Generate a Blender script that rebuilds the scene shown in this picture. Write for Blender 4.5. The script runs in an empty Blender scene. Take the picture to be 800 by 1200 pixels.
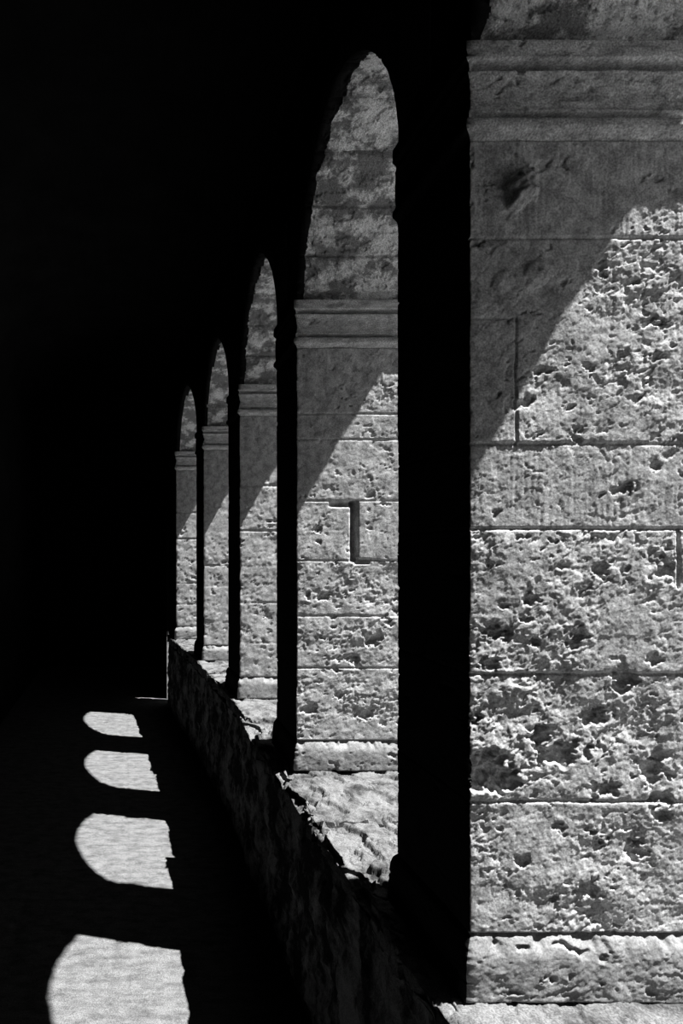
import bpy, math
import numpy as np
from mathutils import Vector

S = 0.00175            # metres per working unit
F = 718.0              # bay depth unit
XI, T = 402.0, 358.0   # inner face of the piers, wall thickness
XO = XI + T
ZC = 985.0             # eye height
ZL = ZC - 519.0        # ledge height
C = bpy.context.scene.collection
scene = bpy.context.scene

# ---------------------------------------------------------------- noise
_r = np.random.RandomState(7)
PERM = np.concatenate([_r.permutation(256)] * 3)
GR = _r.normal(size=(256, 3)); GR /= np.linalg.norm(GR, axis=1)[:, None]
RV = _r.uniform(0, 1, (256, 4))
def pn(p):
    p = np.asarray(p, float)
    i = np.floor(p).astype(int); f = p - i; i &= 255
    u = f * f * f * (f * (f * 6 - 15) + 10)
    out = 0
    for a in (0, 1):
        for b in (0, 1):
            for c in (0, 1):
                h = PERM[PERM[PERM[(i[:, 0] + a) & 255] + ((i[:, 1] + b) & 255)] + ((i[:, 2] + c) & 255)]
                g = GR[h]
                d = (f[:, 0] - a) * g[:, 0] + (f[:, 1] - b) * g[:, 1] + (f[:, 2] - c) * g[:, 2]
                w = (u[:, 0] if a else 1 - u[:, 0]) * (u[:, 1] if b else 1 - u[:, 1]) * (u[:, 2] if c else 1 - u[:, 2])
                out = out + w * d
    return out * 1.6
def fbm(p, o=4, g=.5, off=0.):
    s = 0; a = 1.; p = np.asarray(p) + off
    for k in range(o):
        s = s + a * pn(p); p = p * 2.03 + 11.3; a *= g
    return s
def facet(p, off=0.):
    """chipped stone: every cell of a jittered lattice is a small tilted plane"""
    p = np.asarray(p, float) + off
    i = np.floor(p).astype(int); best = np.full(len(p), 1e9); out = np.zeros(len(p))
    for a in (-1, 0, 1):
        for b in (-1, 0, 1):
            for c in (-1, 0, 1):
                h = PERM[PERM[PERM[(i[:, 0] + a) & 255] + ((i[:, 1] + b) & 255)] + ((i[:, 2] + c) & 255)]
                d = p - (i + np.array([a, b, c]) + RV[h, :3])
                r = (d * d).sum(1); m = r < best
                v = .45 * (RV[h, 3] - .5) + .75 * (d * GR[(h + 91) & 255]).sum(1)
                best = np.where(m, r, best); out = np.where(m, v, out)
    return out
def sstep(a, b, x):
    t = np.clip((x - a) / (b - a), 0, 1); return t * t * (3 - 2 * t)

KY = np.array([-2, 3.1, 4.06, 4.33, 5.08, 5.4, 6.1, 7.5, 9]) * F
KX = np.array([0, 0, -36, -48, -108, -120, -150, -180, -200.])
def bend(y): return np.interp(y, KY, KX)

# ---------------------------------------------------------------- materials
def stone(name, a, b, scale=9, bump=.3, fine=120, stretch=(1, 1, 1), rough=.97, ramp=(.36, .66), dist=.004, speck=.25):
    m = bpy.data.materials.new(name); m.use_nodes = True
    nt = m.node_tree; N = nt.nodes; L = nt.links
    bs = N['Principled BSDF']; bs.inputs['Roughness'].default_value = rough
    bs.inputs['Specular IOR Level'].default_value = 0.02
    tc = N.new('ShaderNodeTexCoord'); mp = N.new('ShaderNodeMapping'); mp.inputs['Scale'].default_value = stretch
    L.new(tc.outputs['Object'], mp.inputs['Vector'])
    n1 = N.new('ShaderNodeTexNoise'); n1.inputs['Scale'].default_value = scale; n1.inputs['Detail'].default_value = 10; n1.inputs['Roughness'].default_value = .7
    L.new(mp.outputs[0], n1.inputs['Vector'])
    cr = N.new('ShaderNodeValToRGB')
    lo, hi = ramp
    cr.color_ramp.elements[0].position = lo; cr.color_ramp.elements[1].position = hi
    cr.color_ramp.elements[0].color = (a, a, a, 1); cr.color_ramp.elements[1].color = (b, b, b, 1)
    L.new(n1.outputs['Fac'], cr.inputs['Fac'])
    # mineral speckle
    n3 = N.new('ShaderNodeTexNoise'); n3.inputs['Scale'].default_value = 260; n3.inputs['Detail'].default_value = 4
    L.new(tc.outputs['Object'], n3.inputs['Vector'])
    mr = N.new('ShaderNodeMapRange'); mr.inputs['From Min'].default_value = .35; mr.inputs['From Max'].default_value = .65
    mr.inputs['To Min'].default_value = 1 - speck; mr.inputs['To Max'].default_value = 1 + speck
    L.new(n3.outputs['Fac'], mr.inputs['Value'])
    vm = N.new('ShaderNodeVectorMath'); vm.operation = 'SCALE'
    L.new(cr.outputs['Color'], vm.inputs[0]); L.new(mr.outputs[0], vm.inputs['Scale'])
    L.new(vm.outputs[0], bs.inputs['Base Color'])
    n2 = N.new('ShaderNodeTexNoise'); n2.inputs['Scale'].default_value = fine; n2.inputs['Detail'].default_value = 6; n2.inputs['Roughness'].default_value = .7
    L.new(mp.outputs[0], n2.inputs['Vector'])
    bp = N.new('ShaderNodeBump'); bp.inputs['Strength'].default_value = bump; bp.inputs['Distance'].default_value = dist
    L.new(n2.outputs['Fac'], bp.inputs['Height']); L.new(bp.outputs['Normal'], bs.inputs['Normal'])
    return m
M_pier = stone('limestone_rough', .25, .48, 24, .26, 240, dist=.003, speck=.32, ramp=(.4, .58))
M_base = stone('limestone_footing', .16, .28, 20, .3, 200, dist=.003, speck=.25)
M_dark = stone('limestone_dark_shade', .008, .016, 8, .4, 60)  # near-black copy of the limestone; corridor-side shade is painted into its colour
M_impost = stone('limestone_moulded', .3, .72, 18, .8, 120, (1, 1, 2.6), ramp=(.36, .62), dist=.008, speck=.4)
M_arch = stone('limestone_flaking', .26, .88, 8, 1, 110, (1, 1.3, 1.3), ramp=(.458, .543), dist=.01, speck=.4)
M_ledge = stone('limestone_ledge', .028, .13, 9, .7, 60, ramp=(.37, .56), dist=.006, speck=.35)
M_par = stone('parapet_plaster', .02, .2, 5, 1, 45, (1, 1.3, .8), ramp=(.46, .6), dist=.01)
M_floor = stone('worn_flagstone', .055, .12, 14, .45, 90, (.7, 1.8, 1), ramp=(.34, .58), speck=.4)
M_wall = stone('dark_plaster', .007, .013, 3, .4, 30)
M_ground = stone('courtyard_gravel', .13, .18, 2, .4, 30)

# ---------------------------------------------------------------- mesh helpers
def build(name, V, faces, mats, parent=None, loc=(0, 0, 0), midx=None, smooth=True, extra=(), capmat=0):
    V = np.array(V, float)
    V[:, 0] += bend(V[:, 1])
    V = V * S - np.array(loc)
    me = bpy.data.meshes.new(name)
    faces = np.asarray(faces)
    if extra:
        me.from_pydata(V.tolist(), [], faces.tolist() + [list(e) for e in extra])
    else:
        me.vertices.add(len(V)); me.vertices.foreach_set('co', V.ravel())
        n = len(faces); k = faces.shape[1]
        me.loops.add(n * k); me.loops.foreach_set('vertex_index', faces.ravel())
        me.polygons.add(n); me.polygons.foreach_set('loop_start', np.arange(0, n * k, k))
        me.update(calc_edges=True)
    for m in mats: me.materials.append(m)
    np_ = len(me.polygons)
    if midx is not None:
        mi = np.full(np_, capmat, int); mi[:len(midx)] = midx; me.polygons.foreach_set('material_index', mi)
    sm = np.full(np_, smooth)
    if extra: sm[-len(extra):] = False
    me.polygons.foreach_set('use_smooth', sm)
    me.validate(); me.update()
    o = bpy.data.objects.new(name, me); C.objects.link(o)
    if parent: o.parent = parent
    else: o.location = loc
    return o

def line(a, b, ds):
    n = max(1, int(round(abs(b - a) / ds))); return np.linspace(a, b, n + 1)[:-1]

def sweep(a0, a1, b0, b1, cs, ds, prof=None, disp=None, flip=False):
    """rectangle in (a,b) swept along c; ds = spacing of the four sides; returns verts (a,b,c), quads, side ids, caps"""
    segs = [(line(a0, a1, ds[0]), 'a', b0, (0, -1)), (line(b0, b1, ds[1]), 'b', a1, (1, 0)),
            (line(a1, a0, ds[2]), 'a', b1, (0, 1)), (line(b1, b0, ds[3]), 'b', a0, (-1, 0))]
    pa, pb, na, nb, sid = [], [], [], [], []
    for k, (t, ax, o, n) in enumerate(segs):
        pv = segs[k - 1][3]
        for j, v in enumerate(t):
            pa.append(v if ax == 'a' else o); pb.append(o if ax == 'a' else v)
            nn = (n[0] + pv[0], n[1] + pv[1]) if j == 0 else n
            na.append(nn[0]); nb.append(nn[1]); sid.append(k)
    pa, pb, na, nb, sid = map(np.array, (pa, pb, na, nb, sid))
    P, Cn = len(pa), len(cs)
    A = np.tile(pa, Cn).astype(float); B = np.tile(pb, Cn).astype(float); Z = np.repeat(cs, P).astype(float)
    NA = np.tile(na, Cn); NB = np.tile(nb, Cn)
    h = np.zeros(len(A))
    if prof is not None: h = h + np.repeat([prof(c) for c in cs], P)
    if disp is not None: h = h + disp(A, B, Z, NA, NB)
    A = A + NA * h; B = B + NB * h
    i = np.arange(P); j = (i + 1) % P
    q = []
    for r in range(Cn - 1):
        q.append(np.stack([r * P + i, r * P + j, (r + 1) * P + j, (r + 1) * P + i], 1))
    q = np.concatenate(q); s = np.tile(sid, Cn - 1)
    bot = list(range(P))[::-1]; top = list(range((Cn - 1) * P, Cn * P))
    if flip: q = q[:, ::-1]; bot = bot[::-1]; top = top[::-1]
    return np.stack([A, B, Z], 1), q, s, [bot, top]

def empty(name, loc, label, cat, group=None):
    o = bpy.data.objects.new(name, None); C.objects.link(o)
    o.location = loc; o['label'] = label; o['category'] = cat; o.empty_display_size = .1
    if group: o['group'] = group
    return o
def zs(z0, z1, d): return np.linspace(z0, z1, max(2, int(round((z1 - z0) / d)) + 1))

# ---------------------------------------------------------------- piers
def pier_disp(bounds, rough, comb, seed, joints=(), bosses=(), slots=(), off=None):
    bounds = np.array(bounds); rough = np.array(rough) * .66; comb = np.array(comb)
    rs = np.random.RandomState(seed); boff = rs.uniform(-.8, 0.2, len(rough)) if off is None else np.array(off)
    ca, sa = math.cos(.6), math.sin(.6)
    def f(X, Y, Z, NX, NY):
        P = np.stack([X, Y, Z], 1) + np.array([seed * 37.1, seed * 13.7, 0])
        zw = Z + .7 * pn(P / 80.) + .4 * pn(P / 14.)
        k = np.clip(np.searchsorted(bounds, zw) - 1, 0, len(rough) - 1)
        am = rough[k] * (.55 + .9 * sstep(-.5, .5, pn(P / 80. + 5))); cb = comb[k]
        wv = np.stack([pn(P / 14. + 3), pn(P / 14. + 17), pn(P / 14. + 31)], 1)
        W = P + 4.0 * wv + 1.6 * np.stack([pn(P / 4. + 3), pn(P / 4. + 17), pn(P / 4. + 31)], 1)
        # chisel work runs slanting across every block
        R = np.stack([W[:, 0] * ca + W[:, 2] * sa, W[:, 1], -W[:, 0] * sa + W[:, 2] * ca], 1) + 31.7 * k[:, None]
        h = am * (2.8 * fbm(P / 90., 3, .5, 2.) + 1.1 * facet(R / np.array([46., 46, 27])) + .8 * facet(R / np.array([20., 20, 13]), 9.)
                  + .6 * facet(R / np.array([9., 9, 6.5]), 21.) + .4 * facet(R / np.array([5., 5, 4]), 27.) + .45 * fbm(P / 10., 3, .6, 71.))
        g = np.abs(fbm(R / np.array([40., 40, 24]), 3, .55, 14.))
        h -= am * 1.7 * (1 - sstep(.0, .2, g)) * sstep(-.1, .4, fbm(P / 60., 2, .5, 33.))
        where = sstep(.0, .4, fbm(P / 70., 2, .5, 61.))
        pit = sstep(.42, .62, fbm(W / np.array([27., 27, 19]), 3, .5, 41.)) * where
        h -= am * 7 * pit
        pit2 = sstep(.54, .68, fbm(W / np.array([12., 12, 9]), 2, .5, 77.)) * (.15 + .85 * sstep(.0, .35, fbm(P / 55., 2, .5, 91.)))
        h -= (am * 3.2 + .5) * pit2
        pit3 = sstep(.58, .74, pn(P / np.array([6., 6, 5]) + 31.))
        h -= (am * .6 + .35) * pit3
        h += .15 * facet(P / 3.2, 5.) + .18 * fbm(P / 26., 3, .5, 19.) + .1 * pn(P / 3.)
        h += cb * .5 * pn(P / np.array([3.6, 3.6, 46.]) + 2.) * (.4 + .6 * sstep(-.3, .3, pn(P / 40. + 4)))
        h += boff[k]
        dz = np.min(np.abs(zw[:, None] - bounds[None, 1:-1]), 1) if len(bounds) > 2 else np.full(len(Z), 99.)
        h -= 3.2 * np.exp(-(dz / 1.4) ** 2) * (.6 + .4 * sstep(-.3, .2, pn(P / 50. + 9))) + am * .8 * np.exp(-dz / 4.) * sstep(-.3, .5, pn(P / 18. + 8))
        for (jx, z0, z1, w, dp) in tuple(joints) + tuple(slots):
            ins = sstep(z0 - 2, z0 + 2, Z) * (1 - sstep(z1 - 2, z1 + 2, Z)) * (NY < -.5)
            xx = X + .8 * pn(P / 20.)
            h -= dp * np.exp(-((xx - jx) / w) ** 4) * ins
        for (bx, bz, r, hh) in bosses:
            rr = r * (1 + .4 * fbm(P / 20., 3, .5, 15.)) if hh > 0 else r * (1 + .8 * fbm(P / (r * .9), 3, .6, 15.))
            d2 = ((X - bx) ** 2 + ((Z - bz) * (1. if hh > 0 else 1.35)) ** 2) / np.maximum(rr, 2) ** 2
            h += hh * np.clip(1 - d2, 0, 1) ** .6 * (NY < -.5) * (1 + .3 * fbm(P / 9., 2))
        e = np.minimum(np.abs(X - XI), np.abs(X - XO))
        h -= (1.0 + 4.0 * sstep(0.25, .8, fbm(P / np.array([60., 60, 26.]), 3, .6, 55.))) * np.exp(-e / 2.5) * (NY < -.5)
        h = h * np.where(NY < -.5, 1, .4)
        return h - .8
    return f

DK = [-.02 + 1.02 * k for k in range(7)]
SLAB_DZ = [-5, -2, 4, -2, 2, 0]
PL = .268
labels = {
 0: 'limestone pier beside the viewer, in front of the largest pitted pier',
 1: 'largest and nearest limestone pier, deeply pitted blocks, filling the right side',
 2: 'limestone pier second from the front, with a slot cut in its middle block',
 3: 'limestone pier third from the front, between the slotted pier and the thin far ones',
 4: 'narrow-looking limestone pier fourth from the front, next to last on the ledge',
 5: 'fifth and last limestone pier at the far end of the sunlit ledge',
}
def Y1(y): return ZC + 646 - y
def Y2(y): return ZC + (646 - y) * 2.02
ZIMP = ZC + 481
for k in range(6):
    y0 = DK[k] * F; y1 = y0 + PL * F
    zb = ZL - 1.5 + SLAB_DZ[k]
    ztop, zsh = ZIMP, ZL + 72
    xm = (XI + XO) / 2 + float(bend(y0))
    loc = (xm * S, (y0 + y1) / 2 * S, zb * S)
    root = empty('stone_pier', loc, labels[k], 'pier', 'piers of the arcade')
    fd = [6, 1.4, 2.4, 4, 5, 6][k]
    ind = [14, 6, 8, 10, 12, 12][k]
    joints, bosses, slots, off = (), (), (), None
    if k == 1:
        bd = [zsh, Y1(940), Y1(790), Y1(620), Y1(520), Y1(278), ztop]
        ro = [1.1, 1.4, 1.1, .45, .95, .5]
        cb = [.2, .2, .3, .8, .4, 1.3]
        off = [-.2, -.6, .1, -.5, 0, .2]
        joints = [(XI + 55, Y1(520), Y1(372), 1.2, 2.5), (XI + 246, Y1(690), Y1(620), 1.8, 4)]
        bosses = [(608 - 148, Y1(221), 21, 18), (630 - 148, Y1(322), 18, 4), (590 - 148, Y1(330), 13, 3)]
        bosses += [(x - 148, Y1(y), r, -dp) for x, y, r, dp in [
            (574, 908, 30, 11), (655, 885, 20, 9), (632, 862, 14, 7), (700, 838, 17, 8), (730, 798, 18, 10), (768, 772, 9, 6), (736, 571, 9, 6),
            (768, 545, 8, 4), (622, 702, 9, 5), (583, 742, 12, 6), (705, 668, 11, 5), (765, 905, 18, 9), (715, 925, 12, 6), (612, 1010, 10, 5), (690, 1042, 13, 6), (748, 1000, 11, 6),
            (655, 970, 8, 5), (575, 778, 11, 6), (680, 745, 9, 5), (662, 330, 6, 3), (745, 330, 7, 4), (690, 430, 7, 4), (770, 420, 8, 4)]]
        slots = [((577 - 148), Y1(374), Y1(371), 26, 2)]
    elif k == 2:
        bd = [zsh, Y2(783), Y2(722), Y2(657), Y2(587), Y2(515), Y2(485), ztop]
        ro = [1.2, 1.1, 1.0, .55, .65, .6, .9]
        cb = [.2, .2, .2, .6, .5, .8, 1.2]
        off = [-.2, 0, -.4, .1, -.2, .1, .2]
        slots = [((415 - 148) * 2.02, Y2(658), Y2(587), 7.5, 34), ((402 - 148) * 2.02, Y2(594), Y2(588), 28, 11), ((424 - 148) * 2.02, Y2(661), Y2(655), 16, 14)]
        bosses = [((x - 148) * 2.02, Y2(y), r, -dp) for x, y, r, dp in [(438, 748, 22, 10), (415, 772, 14, 7), (380, 700, 15, 7), (362, 830, 15, 7), (430, 838, 18, 8), (398, 815, 12, 6), (372, 620, 9, 5)]]
    else:
        rs = np.random.RandomState(30 + k)
        n = 7
        bd = np.linspace(zsh, ztop, n + 1); bd[1:-1] += rs.uniform(-22, 22, n - 1)
        ro = rs.uniform(.6, 1.2, n); cb = rs.uniform(.1, .4, n); ro[-1] = .6; ro[-2] = .6; bd = bd.tolist()
    d = pier_disp(bd, ro, cb, k + 1, joints, bosses, slots, off)
    V, q, s, caps = sweep(XI, XO, y0, y1, zs(zsh, ztop, fd), (fd, 14, 20, ind), None, d)
    build('shaft', V, q, [M_pier, M_dark], root, loc, (s == 3).astype(int), True, caps)  # corridor side takes the dark copy, shade painted in
    def bprof(z, z0=zsh - 72):
        t = z - z0
        return float(np.interp(t, [0, 30, 44, 56, 64, 72], [11, 10, 9, 7.5, 5, -1]))
    bdsp0 = pier_disp([zb - 50, zsh + 50], [1.0], [.1], 20 + k)
    def bdsp(X, Y, Z, NX, NY):
        # eroded upper arris of the plinth course
        P = np.stack([X, Y, Z * .4], 1) + 70 * k
        return bdsp0(X, Y, Z, NX, NY) - sstep(zsh - 26, zsh - 6, Z) * (5 * sstep(-.1, .5, fbm(P / 30., 3, .6)) + 2) * (NY < -.5)
    V, q, s, caps = sweep(XI, XO, y0, y1, zs(zb, zsh, min(fd, 4)), (max(fd, 1.8), 14, 20, ind), bprof, bdsp)
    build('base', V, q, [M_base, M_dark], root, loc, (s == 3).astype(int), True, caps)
    PT = [0, 2, 22, 24, 33, 35, 42, 60, 74, 80, 87, 89, 94, 100, 104, 106, 113]
    PO = [7, 10, 10.5, 4, 4, 7, 3, 0, 1, 4, 4, 7, 10, 10.5, 9, 4, -1]
    def iprof(z): return float(np.interp(ztop + 113 - z, PT, PO))
    idsp0 = pier_disp([ztop - 50, ztop + 200], [.55], [.3], 40 + k)
    def idsp(X, Y, Z, NX, NY):
        t = ztop + 113 - Z
        g = 18 * np.exp(-((t - 28.5) / 4.8) ** 6) + 20 * np.exp(-((t - 84) / 4.2) ** 6)
        pr = np.interp(t, PT, PO)
        soft = 3 * np.sin(np.clip(t / 113, 0, 1) * math.pi)
        return idsp0(X, Y, Z, NX, NY) - g * (NY < -.5) * sstep(XI + .5, XI + 6, X) + (soft - pr) * (NY > .5)
    V, q, s, caps = sweep(XI, XO, y0, y1, zs(ztop, ztop + 113, max(1.2, min(fd * .6, 2.))), (max(fd, 1.8), 14, 20, ind), iprof, idsp)
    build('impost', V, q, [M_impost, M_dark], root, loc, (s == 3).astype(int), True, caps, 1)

# ---------------------------------------------------------------- arches (each with the masonry that carries it, pier centre to pier centre)
ZSP = ZIMP + 113
RIN = (1.02 - PL) * F / 2
ZAT = ZSP + RIN + 120
anames = {0: 'arch above the frame, its soffit edge showing over the nearest pier capital', 1: 'largest visible arch, stained soffit, between the nearest pier and the slotted pier',
 2: 'second visible arch, small stained soffit, between the second and third piers', 3: 'narrow arch between the third and fourth piers',
 4: 'thin farthest arch between the fourth and fifth piers'}
for k in range(5):
    ya = (DK[k] + PL) * F; yb = DK[k + 1] * F; yc = (ya + yb) / 2
    xa, xb = XI + 2, XO
    nth = [260, 440, 200, 80, 60][k]; nx = [150, 220, 110, 50, 30][k]
    half = PL * F / 2 - .4
    hl = PL * F + 20 if k == 0 else half
    hr = PL * F + 12 if k == 4 else half
    th = np.linspace(0, math.pi, nth + 1)
    xs = np.concatenate([[xa], np.linspace(XI + 14, xb, nx)])
    rows, darkr = [], []
    def row(y, z, t, arc):
        P = np.stack([xs, xs * 0 + RIN * t, xs * 0 + 60 * k], 1)
        if arc:
            nv = 9; ph = (t / math.pi * nv) % 1; dj = min(ph, 1 - ph) * math.pi / nv * RIN
            if t < .2 or t > math.pi - .2: dj = 99
            dsp = 2.0 * fbm(P / 40., 4, .55) + 3.0 * sstep(.05, .1, fbm(P / np.array([55., 30, 30]), 5, .6, 6.)) + 1.4 * facet(P / 9.) - 8 * math.exp(-(dj / 3.) ** 2)
            dsp[0] = dsp[0] * .25 + .5
            ht = RIN * min(t, math.pi - t)
            rec = 14 * math.exp(-(ht / 20.) ** 8) * np.ones(len(xs)); rec[0] = 0
            dsp = dsp - rec                                       # raked-out bed above the capital
            r = RIN + 1.5 - dsp
            Y = yc - r * math.cos(t); Z = ZSP + r * (math.sin(t) * 1.05 + .12 * math.exp(-((t - math.pi / 2) / .58) ** 2))
            dark_edge = 3 + 6 * fbm(P / np.array([36., 36, 36]), 3, .5, 23.) + 12 * math.exp(-((t - math.pi / 2) / .5) ** 2)  # ragged width of the dark band along the inner edge, widest at the crown
        else:
            Y = xs * 0 + y; Z = xs * 0 + z; dark_edge = xs * 0
        inn = np.stack([xs, Y, np.maximum(Z, ZSP + .4)], 1)
        out = np.stack([xs[::-1], xs * 0 + y, xs * 0 + ZAT], 1)
        rows.append(np.concatenate([inn, out]))
        darkr.append(np.concatenate([xs < XI + 15 + dark_edge, xs < -1e9]))
    row(yc - RIN - hl, ZSP + .4, 0, False)
    for t in th: row(yc - RIN * math.cos(t), 0, t, True)
    row(yc + RIN + hr, ZSP + .4, 0, False)
    V = np.concatenate(rows); P = len(xs) * 2; n = len(rows)
    i = np.arange(P); j = (i + 1) % P
    q = np.concatenate([np.stack([r * P + i, (r + 1) * P + i, (r + 1) * P + j, r * P + j], 1) for r in range(n - 1)])[:, ::-1]
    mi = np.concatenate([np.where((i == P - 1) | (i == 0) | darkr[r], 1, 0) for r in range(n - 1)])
    caps = [list(range(P)), list(range((n - 1) * P, n * P))[::-1]]
    xm = (XI + XO) / 2 + float(bend(yc)); loc = (xm * S, yc * S, ZSP * S)
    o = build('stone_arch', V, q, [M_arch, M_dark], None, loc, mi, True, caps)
    o['label'] = anames[k]; o['category'] = 'arch'; o['group'] = 'arches of the arcade'

# ---------------------------------------------------------------- walls carrying on past the arches
ZT = ZC + 1150
def wallstrip(name, ys, zb):
    V, Q, MI = [], [], []
    for y, z in zip(ys, zb):
        V.extend([(XI + 2, y, z), (XO, y, z), (XO, y, ZT), (XI + 2, y, ZT)])
    for r in range(len(ys) - 1):
        for a in range(4):
            b = (a + 1) % 4; Q.append((r * 4 + a, (r + 1) * 4 + a, (r + 1) * 4 + b, r * 4 + b))
            MI.append(1 if a == 0 and abs(ys[r + 1] - ys[r]) < 1 and zb[r] < 500 else 0)
    n = len(ys) - 1
    o = build(name, V, Q, [M_dark, M_pier], None, (0, 0, 0), MI, False, [(0, 1, 2, 3), (n * 4 + 3, n * 4 + 2, n * 4 + 1, n * 4)])
    o['kind'] = 'structure'
Ys, Ye = DK[0] * F - 20, (DK[5] + PL) * F + 12
ys = np.linspace(Ys, Ye, 60); wallstrip('wall_right', ys, [ZAT + .5] * len(ys))
ys = np.linspace(-1.2 * F, DK[0] * F - 24, 8); wallstrip('wall_right_rear', ys, [0] * len(ys))
# a narrow doorway past the last pier; far jamb in pier stone to ledge height, shade above painted dark
d0, d1 = 5.57 * F, 5.71 * F
y_a = list(np.linspace((DK[5] + PL) * F + 14, d0 - .2, 8)); z_a = [0] * 8
y_b = [d0, d0 + 40, d1 - .3, d1 - .15, d1]; z_b = [1150, 1150, 1150, 450, 0]
y_c = list(np.linspace(d1 + 30, 7.19 * F, 20)); z_c = [0] * 20
wallstrip('wall_right_end', y_a + y_b + y_c, z_a + z_b + z_c)

# ---------------------------------------------------------------- parapet with coping slabs
PX0, PX1 = XI - 36, XO + 34
pend = (DK[5] + PL) * F + 12
root = empty('parapet_wall', ((PX0 + PX1) / 2 * S, 2.5 * F * S, 0), 'low stone parapet wall with worn sunlit ledge running under the piers', 'parapet')
rl = tuple(root.location)
def pdisp(A, B, Cc, NA, NB):
    P = np.stack([A, Cc, B], 1)
    return 8.0 * fbm(P / 70., 4, .6) + 6 * facet(P / 34.) + 2 * facet(P / 12.) - 8 - 6 * sstep(.1, .4, fbm(P / np.array([50., 50, 140]), 3, .5, 8.))
V, q, s, caps = sweep(PX0 + 6, PX1 - 6, 0, ZL - 52, np.arange(-.02 * F, pend - 4, 6.), (40, 60, 40, 6), None, pdisp, True)
build('body', V[:, [0, 2, 1]], q, [M_par], root, rl, None, True, caps)
edges = [-.02] + [k * 1.02 - .02 + .66 for k in range(0, 5)] + [pend / F]
for n in range(len(edges) - 1):
    a, b = edges[n] * F + .3, edges[n + 1] * F - .3
    dx = [-9, -7, -14, 2, -4, 0][n]
    fdn = [3, 2.0, 2.4, 5, 7, 8][n]
    def cdisp(A, B, Cc, NA, NB, n=n, a=a, b=b):
        P = np.stack([A, Cc, B], 1) + 50 * n
        Q = P * np.array([1, .7, .35])
        W = Q + 5 * np.stack([pn(Q / 15. + 3), pn(Q / 15. + 9), pn(Q / 15. + 1)], 1)
        near = sstep(1.0 * F, 1.2 * F, Cc)          # the slab under the nearest pier is flatter
        h = 4.0 * fbm(W / 60., 4, .55) - (3 + 4 * near) * sstep(.3, .38, fbm(W / 44., 3, .55, 12.)) + 3.5 * facet(W / 40., 3.) + 1.4 * facet(W / 13., 3.) + .5 * facet(W / 5., 8.) - 3
        crack = np.abs(fbm(W / 75., 3, .5, 44.))
        h -= (NB > .5) * 9 * (1 - sstep(.0, .04, crack)) * (.35 + .65 * near)
        inner = (NA < -.5)
        h -= inner * (28 * sstep(-.1, .5, fbm(Q / 70., 2, .5, 4.)) + 10 * (facet(W / 40., 40.) + .5) + 1.2 * facet(W / 10., 4.))
        e = np.minimum(np.abs(Cc - a), np.abs(Cc - b))
        h -= (NB > .5) * (8 + 4 * pn(P / 30.)) * np.exp(-(e / 7.) ** 2)
        e2 = np.abs(A - PX0 - dx); h -= (NB > .5) * (8 + 6 * facet(W / 30., 11.)) * np.exp(-e2 / 12.)
        # a worn tread: the inner strip of the ledge is broken down by a step
        if n in (1, 2):
            st = PX0 + 62 + 34 * fbm(np.stack([Cc * 0, Cc, Cc * 0], 1) / 70. + n, 3, .55)
            h -= (NB > .5) * 9 * (1 - sstep(-2.5, 2.5, A - st)) * sstep(0, 30, Cc - a) * near
        if n == 2:
            h -= (NB > .5) * 22 * np.exp(-(((A - 561 + .4 * (Cc - 1.905 * F)) / 24) ** 2 + ((Cc - 1.905 * F) / 9) ** 2) ** 2)
        return h
    V, q, s, caps = sweep(PX0 + dx, PX1, ZL - 50, ZL + SLAB_DZ[n], np.linspace(a, b, int((b - a) / fdn) + 2), (30, 14, fdn, 3), None, cdisp, True)
    build('coping_slab', V[:, [0, 2, 1]], q, [M_ledge], root, rl, None, True, caps)

# ---------------------------------------------------------------- room shell
def boxs(name, x0, x1, y0, y1, z0, z1, m):
    V = [(x, y, z) for z in (z0, z1) for y in (y0, y1) for x in (x0, x1)]
    Vm = np.array(V, float) * S
    me = bpy.data.meshes.new(name)
    me.from_pydata(Vm.tolist(), [], [(0, 2, 3, 1), (4, 5, 7, 6), (0, 1, 5, 4), (1, 3, 7, 5), (3, 2, 6, 7), (2, 0, 4, 6)])
    me.materials.append(m); o = bpy.data.objects.new(name, me); C.objects.link(o); o['kind'] = 'structure'; return o
XL = -720
gy = np.arange(-1.2 * F, 7.2 * F, 8.); gx = np.arange(XL, XO + 40, 8.)
GX, GY = np.meshgrid(gx, gy); P = np.stack([GX.ravel(), GY.ravel(), GX.ravel() * 0], 1)
W = P + 10 * np.stack([pn(P / 60. + 3), pn(P / 60. + 9), pn(P / 60.) * 0], 1)
row = np.floor(W[:, 0] / 290.); jx = np.abs((W[:, 0] / 290.) % 1 - .5); jy = np.abs((W[:, 1] / 520. + row * .37) % 1 - .5)
joint = np.maximum(sstep(.482, .498, jx), sstep(.488, .499, jy))
hz = 1.6 * fbm(P / 90., 3, .5) - 3 * sstep(.3, .5, fbm(P / 50., 3, .5, 6.)) - 3 * joint - 3
V = np.stack([P[:, 0], P[:, 1], hz], 1); nx = len(gx)
idx = np.arange(len(gy) * nx).reshape(len(gy), nx)
q = np.stack([idx[:-1, :-1].ravel(), idx[:-1, 1:].ravel(), idx[1:, 1:].ravel(), idx[1:, :-1].ravel()], 1)
Vn = V.copy(); Vn[:, 0] -= bend(Vn[:, 1])
o = build('floor', Vn, q, [M_floor]); o['kind'] = 'structure'
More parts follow.
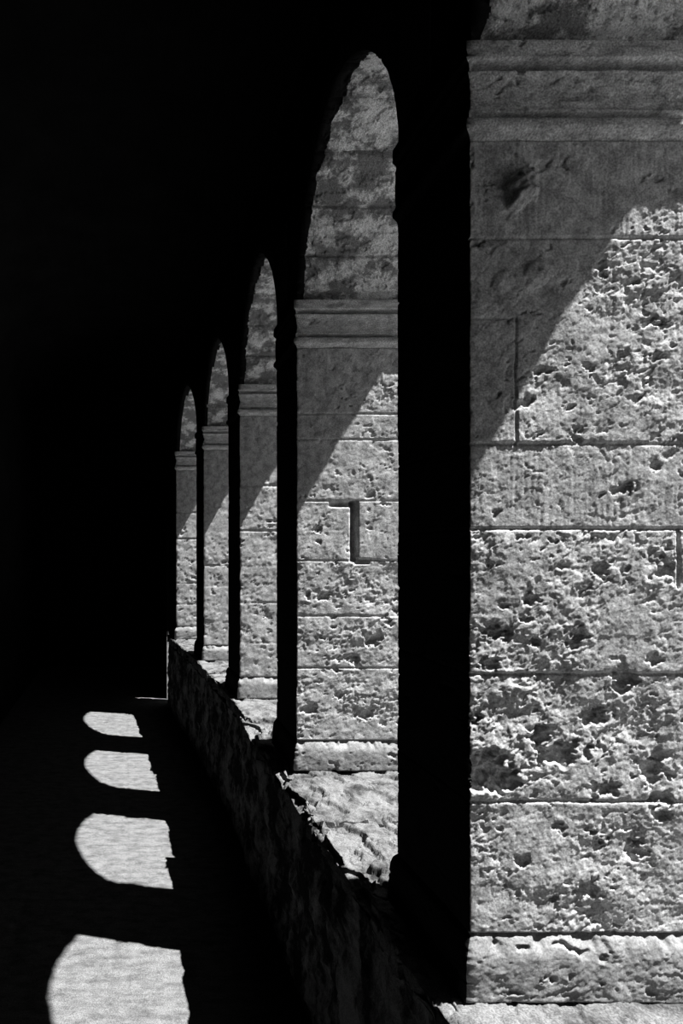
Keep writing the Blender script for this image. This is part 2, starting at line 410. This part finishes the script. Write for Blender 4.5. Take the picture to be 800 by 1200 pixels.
boxs('wall_left', XL - 60, XL, -1.3 * F, 7.3 * F, -10, ZT, M_wall)
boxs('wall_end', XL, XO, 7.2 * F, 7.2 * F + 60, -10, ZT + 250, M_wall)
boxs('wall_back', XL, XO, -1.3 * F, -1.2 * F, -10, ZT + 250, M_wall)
na = 28; V = []; Q = []
xc, rx = (XL + XI + 20) / 2, (XI + 20 - XL) / 2
for yv in (-1.3 * F, 7.3 * F):
    for a in range(na + 1):
        t = math.pi * a / na
        V.append((xc - rx * math.cos(t), yv, ZT - 120 + 330 * math.sin(t)))
    for x in (XO + 30, XL - 60): V.append((x, yv, ZT - 120))
    V.append((XO + 30, yv, ZT + 330)); V.append((XL - 60, yv, ZT + 330))
W = na + 5
for a in range(na): Q.append((a, a + 1, W + a + 1, W + a))
Q.append((na + 3, W + na + 3, W + na + 4, na + 4))
Vm = (np.array(V) * S).tolist()
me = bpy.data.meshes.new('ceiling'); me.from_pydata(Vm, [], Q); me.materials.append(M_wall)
o = bpy.data.objects.new('ceiling', me); C.objects.link(o); o['kind'] = 'structure'
boxs('courtyard_ground', XO + 34, XO + 14000, -8000, 14000, -30, -6, M_ground)

# ---------------------------------------------------------------- light, camera
tr = Vector((-1, .24, -2.04))
l = bpy.data.lights.new('sun', 'SUN'); l.energy = 20; l.angle = math.radians(.5)
lo = bpy.data.objects.new('sun', l); C.objects.link(lo); lo.rotation_euler = tr.to_track_quat('-Z', 'Y').to_euler()
lo.location = (6, -2, 9)
w = bpy.data.worlds.new('sky'); scene.world = w; w.use_nodes = True
bg = w.node_tree.nodes['Background']; bg.inputs[0].default_value = (.5, .5, .5, 1); bg.inputs[1].default_value = .14
cam = bpy.data.cameras.new('camera'); co = bpy.data.objects.new('camera', cam); C.objects.link(co)
co.location = (0, 0, ZC * S); co.rotation_euler = (math.pi / 2, 0, 0)
cam.lens = F / 1200 * 36; cam.sensor_width = 36; cam.shift_x = 252 / 1200; cam.shift_y = 46 / 1200; cam.clip_start = .02
scene.camera = co
scene.view_settings.view_transform = 'Standard'
